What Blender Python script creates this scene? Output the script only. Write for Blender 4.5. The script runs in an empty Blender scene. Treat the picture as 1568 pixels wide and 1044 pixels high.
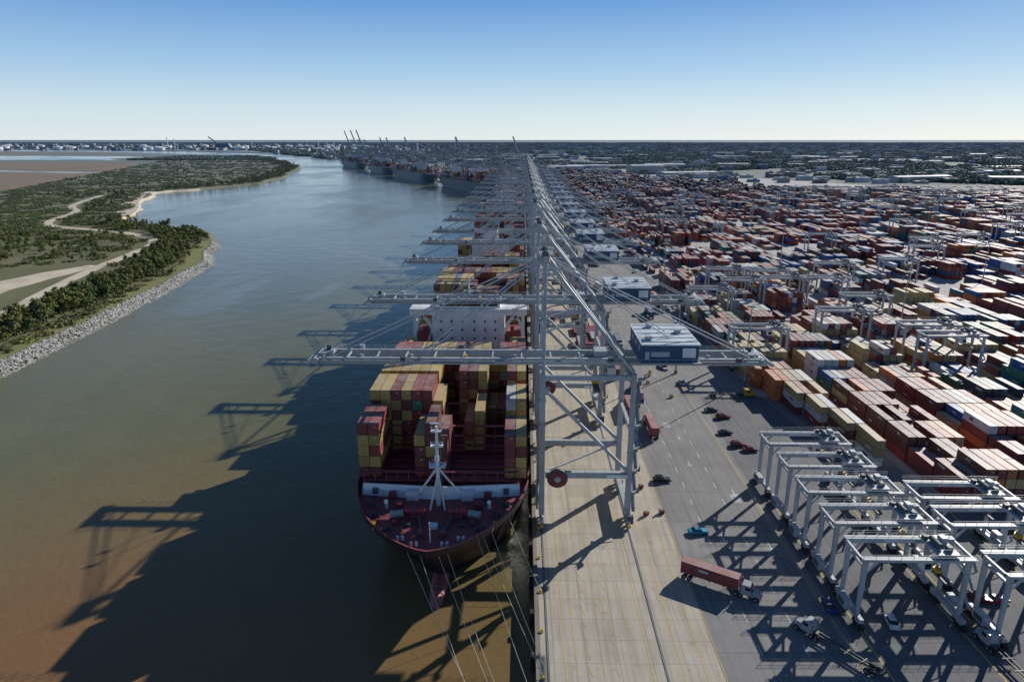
import bpy, bmesh, math, random
import numpy as np
from mathutils import Vector, noise
random.seed(7); rng=np.random.default_rng(11)
sc=bpy.context.scene
try:
    sc.view_settings.view_transform='Standard'; sc.view_settings.look='None'; sc.view_settings.exposure=0
except Exception: pass

# ------------------------------------------------------------ materials
def new_mat(name):
    m=bpy.data.materials.new(name); m.use_nodes=True
    nt=m.node_tree; b=nt.nodes['Principled BSDF']; return m,nt,b
def N(nt,t,**k):
    n=nt.nodes.new(t)
    for a,v in k.items(): setattr(n,a,v)
    return n
def mixc(nt,f,a,b,bt='MIX'):
    n=N(nt,'ShaderNodeMix',data_type='RGBA',blend_type=bt)
    for s,v in ((0,f),(6,a),(7,b)):
        if isinstance(v,bpy.types.NodeSocket): nt.links.new(v,n.inputs[s])
        else: n.inputs[s].default_value=v if s==0 else (*v[:3],1)
    return n.outputs[2]
def math_(nt,op,a,b=0.0,c=None):
    n=N(nt,'ShaderNodeMath',operation=op)
    for i,v in enumerate((a,b) if c is None else (a,b,c)):
        if isinstance(v,bpy.types.NodeSocket): nt.links.new(v,n.inputs[i])
        else: n.inputs[i].default_value=v
    return n.outputs[0]
def maprange(nt,v,a,b,c=0.,d=1.):
    n=N(nt,'ShaderNodeMapRange'); nt.links.new(v,n.inputs[0])
    for i,x in zip((1,2,3,4),(a,b,c,d)): n.inputs[i].default_value=x
    return n.outputs[0]
def pos(nt):
    g=N(nt,'ShaderNodeNewGeometry'); s=N(nt,'ShaderNodeSeparateXYZ'); nt.links.new(g.outputs['Position'],s.inputs[0])
    return g,s
def noisef(nt,vec,scale,detail=4,rough=.55):
    n=N(nt,'ShaderNodeTexNoise'); n.inputs['Scale'].default_value=scale; n.inputs['Detail'].default_value=detail
    n.inputs['Roughness'].default_value=rough
    if vec is not None: nt.links.new(vec,n.inputs['Vector'])
    return n.outputs[0]
def haze_tint(nt,col,y0=700,y1=8000,mx=.85,far=(.155,.215,.28)):  # distance haze painted into base colours, growing with world Y
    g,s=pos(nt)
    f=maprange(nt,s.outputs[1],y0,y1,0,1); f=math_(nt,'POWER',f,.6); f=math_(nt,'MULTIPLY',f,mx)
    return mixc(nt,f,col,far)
def simple(name,c,rough=.6,metal=0,var=.18,scale=.6,haze=True,hz=None):
    m,nt,b=new_mat(name); g,s=pos(nt)
    f=noisef(nt,g.outputs['Position'],scale)
    f=maprange(nt,f,.3,.7)
    col=mixc(nt,f,[x*(1-var) for x in c],[min(1,x*(1+var)) for x in c])
    if haze: col=haze_tint(nt,col,*(hz or ()))
    nt.links.new(col,b.inputs['Base Color']); b.inputs['Roughness'].default_value=rough; b.inputs['Metallic'].default_value=metal
    return m
def grime(name,c,dirt,rough=.5,amt=.5):
    """painted steel with vertical streaks of dirt / rust"""
    m,nt,b=new_mat(name); g,s=pos(nt)
    mp=N(nt,'ShaderNodeMapping'); mp.inputs['Scale'].default_value=(1.6,1.6,.16); nt.links.new(g.outputs['Position'],mp.inputs[0])
    f=maprange(nt,noisef(nt,mp.outputs[0],1.,5,.65),.50,.72,0,amt)
    f2=maprange(nt,noisef(nt,g.outputs['Position'],.18,4,.6),.3,.7)
    col=mixc(nt,f2,[x*.82 for x in c],[min(1,x*1.12) for x in c]); col=mixc(nt,f,col,dirt); col=haze_tint(nt,col)
    nt.links.new(col,b.inputs['Base Color']); b.inputs['Roughness'].default_value=rough; return m

M={}
M['steel']=grime('crane_paint',(.40,.445,.475),(.20,.20,.19))
M['rtg']=grime('gantry_paint',(.44,.47,.49),(.24,.22,.2))
M['steel_d']=simple('dark_steel',(.08,.09,.10),.6)
M['cable']=simple('cable_steel',(.26,.285,.31),.5)
M['white']=grime('white_paint',(.76,.77,.78),(.45,.36,.28),.45,.35)
M['tank']=simple('tank_white',(.72,.74,.76),.5,0,.05,.01,False)
M['blue']=simple('navy_cladding',(.015,.07,.16),.5)
M['roof']=grime('house_roof',(.60,.66,.70),(.35,.37,.38),.5,.6)
M['maroon']=grime('ship_deck_paint',(.25,.055,.065),(.13,.06,.05),.6,.7)
M['hullr']=simple('hull_paint',(.028,.012,.016),.5,var=.25,scale=.2)
M['hulln']=simple('hull_paint_navy',(.035,.055,.085),.5,0,.25,.2,True,(600,3200,.9,(.22,.28,.34)))  # strong distance haze mixed into the navy paint upriver
M['boot']=grime('antifouling',(.36,.10,.10),(.2,.10,.08),.55,.6)
M['glass']=simple('window_glass',(.02,.03,.04),.1)
M['black']=simple('rubber',(.02,.02,.02),.8)
M['red']=simple('reel_red',(.26,.03,.05),.5)
M['yellow']=simple('equipment_yellow',(.6,.36,.03),.5)
M['markY']=simple('yellow_marking',(.62,.43,.10),.8,var=.35,scale=2)
M['markW']=simple('white_marking',(.7,.7,.68),.8,var=.35,scale=2)
M['rock']=simple('riprap_rock',(.40,.39,.36),.9,var=.45,scale=.8)
M['sand']=simple('sand',(.58,.50,.37),.95,var=.18,scale=.06)
M['bark']=simple('bark',(.10,.08,.06),.9)
M['warehouse']=simple('warehouse_cladding',(.40,.41,.41),.6)
M['wroof']=simple('warehouse_roof',(.58,.60,.61),.55,0,.3,.02,True,(1500,9000,.6))
M['rope']=simple('mooring_rope',(.55,.53,.45),.8)

def attr_mat(name,rough=.5,dust=0.,haze=True,rnd=False,dustc=(.60,.56,.52),hm=.85):
    m,nt,b=new_mat(name); a=N(nt,'ShaderNodeAttribute',attribute_name='col'); g,s=pos(nt)
    f=maprange(nt,noisef(nt,g.outputs['Position'],.7,5,.7),.3,.7)
    col=mixc(nt,f,mixc(nt,.25,a.outputs[0],(.03,.03,.03)),mixc(nt,.05,a.outputs[0],(.5,.48,.45)))
    if dust:
        sn=N(nt,'ShaderNodeSeparateXYZ'); nt.links.new(g.outputs['Normal'],sn.inputs[0])
        up=maprange(nt,sn.outputs[2],.6,.9); d=math_(nt,'MULTIPLY',up,dust)
        d=math_(nt,'MULTIPLY',d,maprange(nt,noisef(nt,g.outputs['Position'],.25,4,.6),.35,.65,.3,1.7))
        col=mixc(nt,d,col,dustc)
        w=math_(nt,'SINE',math_(nt,'MULTIPLY',math_(nt,'ADD',s.outputs[1],s.outputs[0]),11.))
        col=mixc(nt,maprange(nt,w,-.2,1,0,.22),col,mixc(nt,.6,col,(.02,.02,.02)))
    if rnd:
        oi=N(nt,'ShaderNodeObjectInfo'); r=N(nt,'ShaderNodeValToRGB'); nt.links.new(oi.outputs['Random'],r.inputs[0])
        e=r.color_ramp.elements; e[0].color=(.75,.95,.6,1); e[1].color=(1.3,1.0,.6,1)
        for p,c in ((.35,(1,1.05,.8,1)),(.6,(.8,.95,.7,1)),(.82,(1.35,1.35,.55,1)),(.93,(1.25,1.05,.6,1))):
            x=e.new(p); x.color=c
        col=mixc(nt,1.,col,r.outputs[0],'MULTIPLY')
    if haze: col=haze_tint(nt,col,mx=hm)
    nt.links.new(col,b.inputs['Base Color']); b.inputs['Roughness'].default_value=rough
    return m
M['cont']=attr_mat('container_paint',.6,.32)
M['scont']=attr_mat('ship_container_paint',.6,.2)
M['leaf']=attr_mat('foliage',.8,rnd=True)
M['forest']=attr_mat('forest_foliage',.85)
M['town']=attr_mat('building_wall',.7,.5,hm=.45)

# water
m,nt,b=new_mat('river_water'); g,s=pos(nt)
mp=N(nt,'ShaderNodeMapping'); mp.inputs['Scale'].default_value=(1,.45,1); nt.links.new(g.outputs['Position'],mp.inputs[0])
f=maprange(nt,noisef(nt,mp.outputs[0],.012,5,.6),.35,.65)
col=mixc(nt,f,(.135,.130,.056),(.180,.166,.074))
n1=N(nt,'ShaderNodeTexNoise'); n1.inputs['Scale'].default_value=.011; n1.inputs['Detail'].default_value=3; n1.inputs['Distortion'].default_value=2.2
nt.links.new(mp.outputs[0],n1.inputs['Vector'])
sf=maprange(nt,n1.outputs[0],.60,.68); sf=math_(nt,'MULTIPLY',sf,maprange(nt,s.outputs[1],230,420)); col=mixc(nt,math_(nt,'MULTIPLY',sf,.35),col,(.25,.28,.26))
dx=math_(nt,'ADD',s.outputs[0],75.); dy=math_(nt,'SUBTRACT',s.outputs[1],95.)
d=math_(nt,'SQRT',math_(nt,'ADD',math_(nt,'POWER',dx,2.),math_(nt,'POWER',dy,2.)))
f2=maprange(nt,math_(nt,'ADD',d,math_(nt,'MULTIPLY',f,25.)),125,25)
col=mixc(nt,math_(nt,'MULTIPLY',f2,.75),col,(.26,.11,.05))  # reddish lens flare painted into the near-left water colour
col=haze_tint(nt,col,250,3500,.65,(.115,.16,.19))
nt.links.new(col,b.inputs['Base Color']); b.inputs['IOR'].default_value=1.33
b.inputs['Specular IOR Level'].default_value=.42
st=maprange(nt,noisef(nt,mp.outputs[0],.006,4,.6),.42,.62,.09,.24)
nt.links.new(st,b.inputs['Roughness'])
w1=noisef(nt,g.outputs['Position'],.55,5,.6); w2=noisef(nt,g.outputs['Position'],.08,3,.5)
h=math_(nt,'ADD',w1,math_(nt,'MULTIPLY',w2,2.))
bp=N(nt,'ShaderNodeBump'); bp.inputs['Strength'].default_value=.3; bp.inputs['Distance'].default_value=.4
nt.links.new(h,bp.inputs['Height']); nt.links.new(bp.outputs[0],b.inputs['Normal'])
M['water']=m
def ground(name,a,bc,c3,sc_=.02,hz=.92):
    m,nt,b=new_mat(name); g,s=pos(nt)
    f=maprange(nt,noisef(nt,g.outputs['Position'],sc_,6,.62),.35,.65)
    f3=maprange(nt,noisef(nt,g.outputs['Position'],sc_*.22,4,.6),.45,.62)
    f4=maprange(nt,noisef(nt,g.outputs['Position'],.5,4,.7),.3,.7)
    col=mixc(nt,f,a,bc); col=mixc(nt,math_(nt,'MULTIPLY',f3,.6),col,c3); col=mixc(nt,math_(nt,'MULTIPLY',f4,.45),col,[x*.45 for x in a])
    col=haze_tint(nt,col,900,7000,hz)
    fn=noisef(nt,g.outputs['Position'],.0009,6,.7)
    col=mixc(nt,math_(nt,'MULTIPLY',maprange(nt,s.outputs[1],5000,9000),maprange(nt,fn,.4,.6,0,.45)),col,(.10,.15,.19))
    nt.links.new(col,b.inputs['Base Color']); b.inputs['Roughness'].default_value=.95
    return m
M['land']=ground('grassland',(.125,.135,.05),(.20,.185,.09),(.15,.135,.065))
M['marsh']=ground('marsh_grass',(.22,.15,.085),(.29,.20,.115),(.17,.15,.08),.01,.45)
M['grass']=ground('bank_grass',(.20,.21,.07),(.28,.27,.10),(.18,.18,.06),.1)
M['rland']=ground('far_ground',(.11,.14,.08),(.18,.18,.12),(.28,.27,.23),.006)
def pave(name,a,bc,joint=None,jw=6.):
    m,nt,b=new_mat(name); g,s=pos(nt)
    f=maprange(nt,noisef(nt,g.outputs['Position'],.09,6,.65),.32,.68)
    col=mixc(nt,f,a,bc)
    if joint:
        cx=math_(nt,'FLOOR',math_(nt,'DIVIDE',s.outputs[0],jw)); cy=math_(nt,'FLOOR',math_(nt,'DIVIDE',s.outputs[1],jw))
        cb=N(nt,'ShaderNodeCombineXYZ'); nt.links.new(cx,cb.inputs[0]); nt.links.new(cy,cb.inputs[1])
        wn=N(nt,'ShaderNodeTexWhiteNoise'); nt.links.new(cb.outputs[0],wn.inputs[0])
        col=mixc(nt,math_(nt,'MULTIPLY',wn.outputs[0],.25),col,[x*.6 for x in a])
    mp=N(nt,'ShaderNodeMapping'); mp.inputs['Scale'].default_value=(1.2,.05,1); nt.links.new(g.outputs['Position'],mp.inputs[0])
    f2=maprange(nt,noisef(nt,mp.outputs[0],.8,4,.6),.45,.7)
    col=mixc(nt,math_(nt,'MULTIPLY',f2,.5),col,[x*.5 for x in a])
    f5=maprange(nt,noisef(nt,g.outputs['Position'],.35,3,.6),.62,.72)
    col=mixc(nt,math_(nt,'MULTIPLY',f5,.4),col,[x*.4 for x in a])
    if joint:
        for o in (0,1):
            fr=math_(nt,'FRACT',math_(nt,'DIVIDE',s.outputs[o],jw))
            lt=math_(nt,'LESS_THAN',fr,.022); col=mixc(nt,math_(nt,'MULTIPLY',lt,.5),col,joint)
    col=haze_tint(nt,col,900,8000,.7)
    nt.links.new(col,b.inputs['Base Color']); b.inputs['Roughness'].default_value=.85
    return m
M['concrete']=pave('apron_concrete',(.43,.38,.30),(.54,.485,.395),(.15,.13,.10))
M['asphalt']=pave('asphalt',(.21,.20,.195),(.29,.278,.268),(.12,.12,.12),15.)
M['asphalt2']=pave('dark_asphalt',(.125,.125,.132),(.18,.178,.182),(.08,.08,.08),18.)
M['yard']=pave('yard_pavement',(.36,.34,.32),(.46,.44,.42))
M['wall']=pave('quay_wall_concrete',(.20,.18,.14),(.28,.25,.2))

# ------------------------------------------------------------ mesh builder
class MB:
    def __init__(s): s.v=[];s.f=[];s.m=[];s.mats=[]
    def mi(s,k):
        if k not in s.mats: s.mats.append(k)
        return s.mats.index(k)
    def poly(s,pts,k):
        o=len(s.v); s.v+= [tuple(p) for p in pts]; s.f.append(list(range(o,o+len(pts)))); s.m.append(s.mi(k))
    def hexa(s,P,k):
        o=len(s.v); s.v+=[tuple(p) for p in P]; i=s.mi(k)
        for q in ((0,3,2,1),(4,5,6,7),(0,1,5,4),(1,2,6,5),(2,3,7,6),(3,0,4,7)):
            s.f.append([o+a for a in q]); s.m.append(i)
    def box(s,c,d,k,rz=0,taper=1.):
        ca,sa=math.cos(rz),math.sin(rz);P=[]
        for z in (-.5,.5):
            t=taper if z>0 else 1
            for x,y in ((-.5,-.5),(.5,-.5),(.5,.5),(-.5,.5)):
                X=x*d[0]*t;Y=y*d[1]*t
                P.append((c[0]+X*ca-Y*sa,c[1]+X*sa+Y*ca,c[2]+z*d[2]))
        s.hexa(P,k)
    def beam(s,p,q,w,h,k,w2=None,h2=None):
        p=Vector(p);q=Vector(q);d=(q-p).normalized()
        if abs(d.z)>.995: a=Vector((1,0,0));u=Vector((0,1,0))
        else: a=d.cross(Vector((0,0,1))).normalized();u=a.cross(d)
        w2=w2 or w;h2=h2 or h;P=[]
        for c,W,H in ((p,w,h),(q,w2,h2)):
            for x,y in ((-.5,-.5),(.5,-.5),(.5,.5),(-.5,.5)): P.append(c+a*x*W+u*y*H)
        s.hexa(P,k)
    def cyl(s,p,q,r,k,n=8,r2=None):
        p=Vector(p);q=Vector(q);d=(q-p).normalized();r2=r if r2 is None else r2
        a=d.orthogonal().normalized();u=d.cross(a);o=len(s.v);i=s.mi(k)
        for c,R in ((p,r),(q,r2)):
            for j in range(n):
                t=2*math.pi*j/n; s.v.append(tuple(c+a*math.cos(t)*R+u*math.sin(t)*R))
        for j in range(n):
            s.f.append([o+j,o+(j+1)%n,o+n+(j+1)%n,o+n+j]);s.m.append(i)
        s.f.append([o+j for j in range(n)][::-1]);s.m.append(i);s.f.append([o+n+j for j in range(n)]);s.m.append(i)
    def mesh(s,name):
        me=bpy.data.meshes.new(name);me.from_pydata(s.v,[],s.f)
        for k in s.mats: me.materials.append(M[k] if isinstance(k,str) else k)
        me.polygons.foreach_set('material_index',s.m);me.update();return me
    def obj(s,name,parent=None,loc=(0,0,0),rz=0):
        return place(s.mesh(name),name,parent,loc,rz)
def place(me,name,parent=None,loc=(0,0,0),rz=0,scale=(1,1,1)):
    o=bpy.data.objects.new(name,me);sc.collection.objects.link(o);o.location=loc;o.rotation_euler=(0,0,rz)
    o.scale=scale
    if parent: o.parent=parent
    return o
def empty(name,loc=(0,0,0),rz=0):
    o=bpy.data.objects.new(name,None);sc.collection.objects.link(o);o.location=loc;o.rotation_euler=(0,0,rz);return o

SG=np.array([(-1,-1,-1),(1,-1,-1),(1,1,-1),(-1,1,-1),(-1,-1,1),(1,-1,1),(1,1,1),(-1,1,1)],float)*.5
FQ=np.array([(0,3,2,1),(4,5,6,7),(0,1,5,4),(1,2,6,5),(2,3,7,6),(3,0,4,7)])
def np_mesh(name,V,F,col,mat):
    me=bpy.data.meshes.new(name);nf,k=F.shape
    me.vertices.add(len(V));me.vertices.foreach_set('co',V.astype(np.float32).ravel())
    me.loops.add(nf*k);me.loops.foreach_set('vertex_index',F.astype(np.int32).ravel())
    me.polygons.add(nf);me.polygons.foreach_set('loop_start',np.arange(0,nf*k,k,dtype=np.int32))
    me.update(calc_edges=True)
    a=me.attributes.new('col','FLOAT_COLOR','POINT');c=np.ones((len(V),4),np.float32);c[:,:3]=col
    a.data.foreach_set('color',c.ravel());me.materials.append(mat)
    me.polygons.foreach_set('use_smooth',np.zeros(nf,dtype=bool));return me
def boxes(name,B,mat,parent=None,loc=(0,0,0),rz=0):
    B=np.array(B,float)
    V=(B[:,None,0:3]+SG[None]*B[:,None,3:6]).reshape(-1,3)
    F=(FQ[None]+(np.arange(len(B))*8)[:,None,None]).reshape(-1,4)
    return place(np_mesh(name,V,F,np.repeat(B[:,6:9],8,0),mat),name,parent,loc,rz)

PAL=np.array([(.27,.03,.03),(.36,.075,.04),(.18,.03,.03),(.60,.18,.045),(.03,.12,.31),(.025,.14,.18),(.33,.34,.35),(.70,.70,.68),(.50,.345,.085),(.04,.19,.11),(.16,.06,.04),(.035,.045,.09)])
PW=np.array([20,14,11,10,11,9,7,10,5,5,7,6],float);PW/=PW.sum()
SHIPW=np.array([30,8,20,1,1,1,1,.5,38,.5,4,0],float);SHIPW/=SHIPW.sum()
def detail(cx,cy,cz,sx,sy,sz,c):
    c=np.array(c);d=c*.78;R=[]
    def a(x,y,z,X,Y,Z,k): R.append((cx+x,cy+y,cz+z,X,Y,Z,*k))
    a(0,0,0,sx-.08,sy-.08,sz-.04,c)
    for i in(-1,1):
        for j in(-1,1): a(i*(sx/2-.07),j*(sy/2-.07),0,.14,.14,sz-.01,d)
        a(i*(sx/2-.04),0,sz/2-.07,.08,sy-.29,.12,d);a(i*(sx/2-.04),0,-sz/2+.1,.08,sy-.29,.14,d)
    a(0,-sy/2+.04,sz/2-.07,sx-.29,.08,.12,d);a(0,-sy/2+.04,-sz/2+.1,sx-.29,.08,.14,d)
    for x in(-.55,-.2,.2,.55): a(x,-sy/2+.02,0,.05,.05,sz-.4,c*.5+.12)
    if random.random()<.6:
        k=(.65,.65,.62) if c.sum()<1.1 else (.04,.06,.15)
        L=random.uniform(1.2,3.4);y=random.uniform(-.25,.25)*sy
        a(-sx/2+.03,y,random.uniform(-.1,.5),.04,L,random.uniform(.35,.8),k)
        a(.35,-sy/2+.03,.6,.5,.04,.25,k)
    return R

# ------------------------------------------------------------ water & land
wm=MB();S=45000
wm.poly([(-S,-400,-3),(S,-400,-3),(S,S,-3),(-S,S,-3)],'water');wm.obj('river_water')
def subdiv(pts,step,jit,y0):
    out=[]
    for (a,b) in zip(pts[:-1],pts[1:]):
        a=Vector(a);b=Vector(b);n=max(1,min(40,int((b-a).length/step)))
        for i in range(n):
            p=a.lerp(b,i/n)
            if p.y>y0:
                p=p+Vector((noise.noise(Vector((p.x*.02,p.y*.02,0))),noise.noise(Vector((p.x*.02,p.y*.02,9)))))*jit*(1+p.y/1200)
            out.append(p)
    out.append(Vector(pts[-1]));return out
LS=[(-208,-300),(-212,200),(-214,264),(-219,340),(-227,430),(-240,522),(-262,570),(-280,629),(-323,700),(-400,760),(-455,800),(-486,860),(-560,1020),(-645,1225),(-616,1315),(-560,1480),(-590,1760),(-735,2310),(-940,2820),(-1280,3460),(-1766,4100),(-3000,5000),(-7000,6000),(-20000,8500),(-44000,11000)]
shore=subdiv(LS,22,7,560)
def inset(poly,d):
    out=[]
    for i,p in enumerate(poly):
        a=poly[max(0,i-1)];b=poly[min(len(poly)-1,i+1)];t=(b-a).normalized();out.append(p+Vector((-t.y,t.x))*d)
    return out
i7=inset(shore,7)
mb=MB()
top=i7+[Vector((-44000,-300))]
mb.poly([(p.x,p.y,.2) for p in top],'land')
for i in range(len(shore)-1):
    a,b_,c,d=shore[i],shore[i+1],i7[i+1],i7[i]
    k='sand' if 800<a.y<1300 else ('rland' if a.y<540 else 'land')
    mb.poly([(a.x,a.y,-4),(b_.x,b_.y,-4),(c.x,c.y,.2),(d.x,d.y,.2)],k)
mb.obj('island_ground')
ang=math.radians(24);bd=Vector((-math.sin(ang),math.cos(ang)))
bank0=Vector((2.8,1150))
RS=[Vector((2.8,-300)),bank0,bank0+bd*1750,Vector((-860,3350)),Vector((-1330,4300)),Vector((-2500,5350)),Vector((-6500,6900)),Vector((-20000,9800)),Vector((-44000,12500))]
mb=MB()
mb.poly([(p.x,p.y,0) for p in ([Vector((44000,-300))]+[Vector((44000,44000)),Vector((-44000,44000))]+RS[::-1])],'rland')
for a,b_ in zip(RS[:-1],RS[1:]): mb.poly([(a.x,a.y,-6),(b_.x,b_.y,-6),(b_.x,b_.y,0),(a.x,a.y,0)],'wall')
mb.obj('ground')
mb=MB();e=bank0+bd*1700
mb.poly([(60,-250,.02),(1500,-250,.02),(1500,1280,.02),(700,1420,.02),(250,2300,.02),(e.x+60,e.y,.02),(62,1150,.02)],'yard');mb.obj('container_yard_pavement')
mb=MB();mb.poly([(36,-250,.04),(87,-250,.04),(87,1180,.04),(36,1180,.04)],'asphalt')
mb.poly([(87,-250,.04),(330,-250,.04),(330,158,.04),(87,158,.04)],'asphalt')
mb.poly([(87,158,.04),(109,158,.04),(109,236,.04),(87,236,.04)],'asphalt')
mb.poly([(63,-250,.055),(330,-250,.055),(330,157,.055),(108,157,.055),(92,200,.055),(88,236,.055),(66,236,.055),(63,180,.055)],'asphalt2');mb.obj('terminal_road')
mb=MB();mb.poly([(2.8,-250,.06),(36,-250,.06),(36,1150,.06),(2.8,1150,.06)],'concrete')
p2=bank0+bd*1700;n_=Vector((bd.y,-bd.x))*45
mb.poly([(2.8,1150,.06),(36,1150,.06),(p2.x+n_.x,p2.y+n_.y,.06),(p2.x,p2.y,.06)],'concrete');mb.obj('quay_apron')
mb=MB();mb.box((3.25,450,.2),(.9,1400,.32),'wall')
y=-100
while y<1140:
    mb.box((2.3,y,-1.3),(.9,1.6,3),'black',taper=.85);mb.cyl((4.1,y+6,.06),(4.1,y+6,.6),.25,'yellow',8,.2);mb.cyl((4.1,y+6,.6),(4.1,y+6,.8),.36,'yellow',8,.3)
    y+=12
mb.obj('quay_edge_coping')
mb=MB()
for x in (5,26):
    mb.box((x,450,.075),(.5,1400,.02),'steel_d');mb.box((x,450,.12),(.12,1400,.08),'cable')
mb.obj('crane_rail')
mb=MB()
for x in (8.2,23.5,29,33,36.2): mb.box((x,450,.08),(.14,1400,.012),'markY')
for x in (10.2,12.6,15,17.4,20.4):
    y=-20
    while y<700: mb.box((x,y,.08),(.13,2.2,.012),'markY',rz=.28 if x in(12.6,17.4) else 0);y+=4
for x in (44.5,53):
    y=-20
    while y<900: mb.box((x,y,.06),(.16,3,.012),'markW');y+=9
mb.box((61.5,420,.06),(.18,1400,.012),'markY')
for (x,y) in ((49,182),(50,200),(48,143),(58,140),(57,165)):
    mb.box((x,y,.06),(.25,3,.012),'markW');mb.box((x-.5,y-1.3,.062),(.2,1.2,.012),'markW',rz=.6);mb.box((x+.5,y-1.3,.064),(.2,1.2,.012),'markW',rz=-.6)
for i in range(6): mb.box((56.5,160+i*.7,.066),(2.2,.3,.012),'markW');mb.box((48,208+i*.7,.066),(2.2,.3,.012),'markW')
for x in(65.5,85,88.5,109):
    mb.box((x,85,.075),(.25,150,.012),'markY')
mb.obj('road_markings')

mb=MB();mb.poly([(-980,1150,.26),(-950,1300,.26),(-1080,1650,.26),(-1180,2050,.26),(-1480,2700,.26),(-2600,2760,.26),(-8000,2800,.26),(-6000,1000,.26),(-1700,1050,.26)],'marsh')
mb.poly([(-2350,4150,.26),(-2700,4600,.26),(-9000,5300,.26),(-9000,4100,.26)],'marsh');mb.obj('marsh_ground')
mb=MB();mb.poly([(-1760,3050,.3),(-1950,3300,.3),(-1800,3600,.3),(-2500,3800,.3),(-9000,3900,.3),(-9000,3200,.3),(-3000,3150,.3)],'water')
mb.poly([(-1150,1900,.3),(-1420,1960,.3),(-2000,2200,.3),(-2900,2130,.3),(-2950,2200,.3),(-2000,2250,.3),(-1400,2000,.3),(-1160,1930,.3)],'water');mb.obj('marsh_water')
def smooth(P,n=8):
    P=[Vector(p) for p in P];Q=[P[0]]+P+[P[-1]];o=[]
    for i in range(1,len(Q)-2):
        for k in range(n):
            t=k/n;a,b_,c,d=Q[i-1],Q[i],Q[i+1],Q[i+2]
            o.append(.5*((2*b_)+(c-a)*t+(2*a-5*b_+4*c-d)*t*t+(-a+3*b_-3*c+d)*t**3))
    o.append(P[-1]);return o
def ribbon(mb,P,w,k,z):
    for i in range(len(P)-1):
        def nn(j):
            t=(P[min(len(P)-1,j+1)]-P[max(0,j-1)]).normalized();return Vector((-t.y,t.x))
        ww=lambda j:(w if not callable(w) else w(j/len(P)))/2*(1+.25*noise.noise(Vector((P[j].x*.05,P[j].y*.05,0))))
        a,b_=P[i],P[i+1];na,nb=nn(i)*ww(i),nn(i+1)*ww(i+1)
        mb.poly([(a.x+na.x,a.y+na.y,z),(a.x-na.x,a.y-na.y,z),(b_.x-nb.x,b_.y-nb.y,z),(b_.x+nb.x,b_.y+nb.y,z)],k)
road=smooth([(-262,200),(-275,330),(-292,400),(-310,480),(-322,560),(-338,622),(-386,674),(-445,706),(-510,738),(-545,790),(-577,884),(-640,980),(-700,1150)])
mb=MB();ribbon(mb,road,9,'sand',.27)
ribbon(mb,smooth([(-330,360),(-335,400),(-330,455),(-318,500)]),lambda t:46-36*t,'sand',.30)
ribbon(mb,smooth([(-500,800),(-505,870),(-575,1010),(-640,1150),(-670,1240)]),22,'sand',.33)
mb.obj('dirt_road')
gs=[p for p in shore if 100<p.y<640]
mb=MB();ribbon(mb,[p+Vector((-14,0)) for p in gs],13,'grass',.24);mb.obj('grass_verge')
def rockmesh():
    bm=bmesh.new();bmesh.ops.create_icosphere(bm,subdivisions=1,radius=.6)
    for v in bm.verts: v.co*= random.uniform(.7,1.25); v.co.z*=.75
    me=bpy.data.meshes.new('rock');bm.to_mesh(me);bm.free();me.materials.append(M['rock']);return me
def instancer(name,child_me,pts):
    V=[];F=[]
    for (x,y,z,s_) in pts:
        a=random.uniform(0,6.283);o=len(V)
        for k in range(4):
            t=a+k*math.pi/2;V.append((x+math.cos(t)*s_*.7071,y+math.sin(t)*s_*.7071,z))
        F.append((o,o+1,o+2,o+3))
    me=bpy.data.meshes.new(name);me.from_pydata(V,[],F)
    p=place(me,name);p.instance_type='FACES';p.use_instance_faces_scale=True;p.show_instancer_for_render=False;p.show_instancer_for_viewport=False
    place(child_me,child_me.name,p);return p
for v in range(2):
    P=[]
    for i in range(3600):
        j=random.randrange(len(gs)-1);p=gs[j].lerp(gs[j+1],random.random());t=random.uniform(-1.5,7.5)
        P.append((p.x-t,p.y,-3.3+max(0,t)*.5,random.uniform(.6,1.5)))
    instancer('riprap_rocks',rockmesh(),P)

# ------------------------------------------------------------ trees
def leaves(cl,nper,ls,base,V,F,C):
    for (c,r) in cl:
        tone=random.uniform(.6,1.35)
        for i in range(nper):
            d=Vector((random.gauss(0,1),random.gauss(0,1),random.gauss(0,1))).normalized()*r*(random.random()**.4)
            d.z*=.8;p=Vector(c)+d
            n=(d.normalized()+Vector((random.uniform(-.7,.7),random.uniform(-.7,.7),random.uniform(-.3,.9)))).normalized()
            a=n.orthogonal().normalized();b_=n.cross(a);s_=ls*random.uniform(.6,1.3);o=len(V)
            for k in range(4):
                t=k*math.pi/2+random.uniform(-.35,.35);V.append(tuple(p+a*math.cos(t)*s_+b_*math.sin(t)*s_))
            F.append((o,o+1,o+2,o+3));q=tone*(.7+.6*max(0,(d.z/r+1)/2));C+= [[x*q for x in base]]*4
def tree_mesh(h,base):
    V=[];F=[];C=[];cl=[]
    for i in range(12):
        a=random.uniform(0,6.28);R=random.uniform(0,.32)*h;z=random.uniform(.3,.82)*h
        cl.append(((math.cos(a)*R*(1.1-z/h*.6),math.sin(a)*R*(1.1-z/h*.6),z),random.uniform(.11,.2)*h))
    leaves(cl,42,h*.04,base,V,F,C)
    mb=MB();mb.cyl((0,0,-.3),(0,0,h*.6),h*.025,'bark',6,h*.01)
    for c,r in cl[:6]: mb.cyl((0,0,h*.28),c,h*.012,'bark',5,h*.004)
    me=np_mesh('tree',np.array(V),np.array(F),np.array(C),M['leaf'])
    t=mb.mesh('b')
    bm=bmesh.new();bm.from_mesh(me);n0=len(bm.faces);bm.from_mesh(t);bm.faces.ensure_lookup_table()
    for f in bm.faces[n0:]: f.material_index=1
    bm.to_mesh(me);bm.free();me.materials.append(M['bark']);return me
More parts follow.
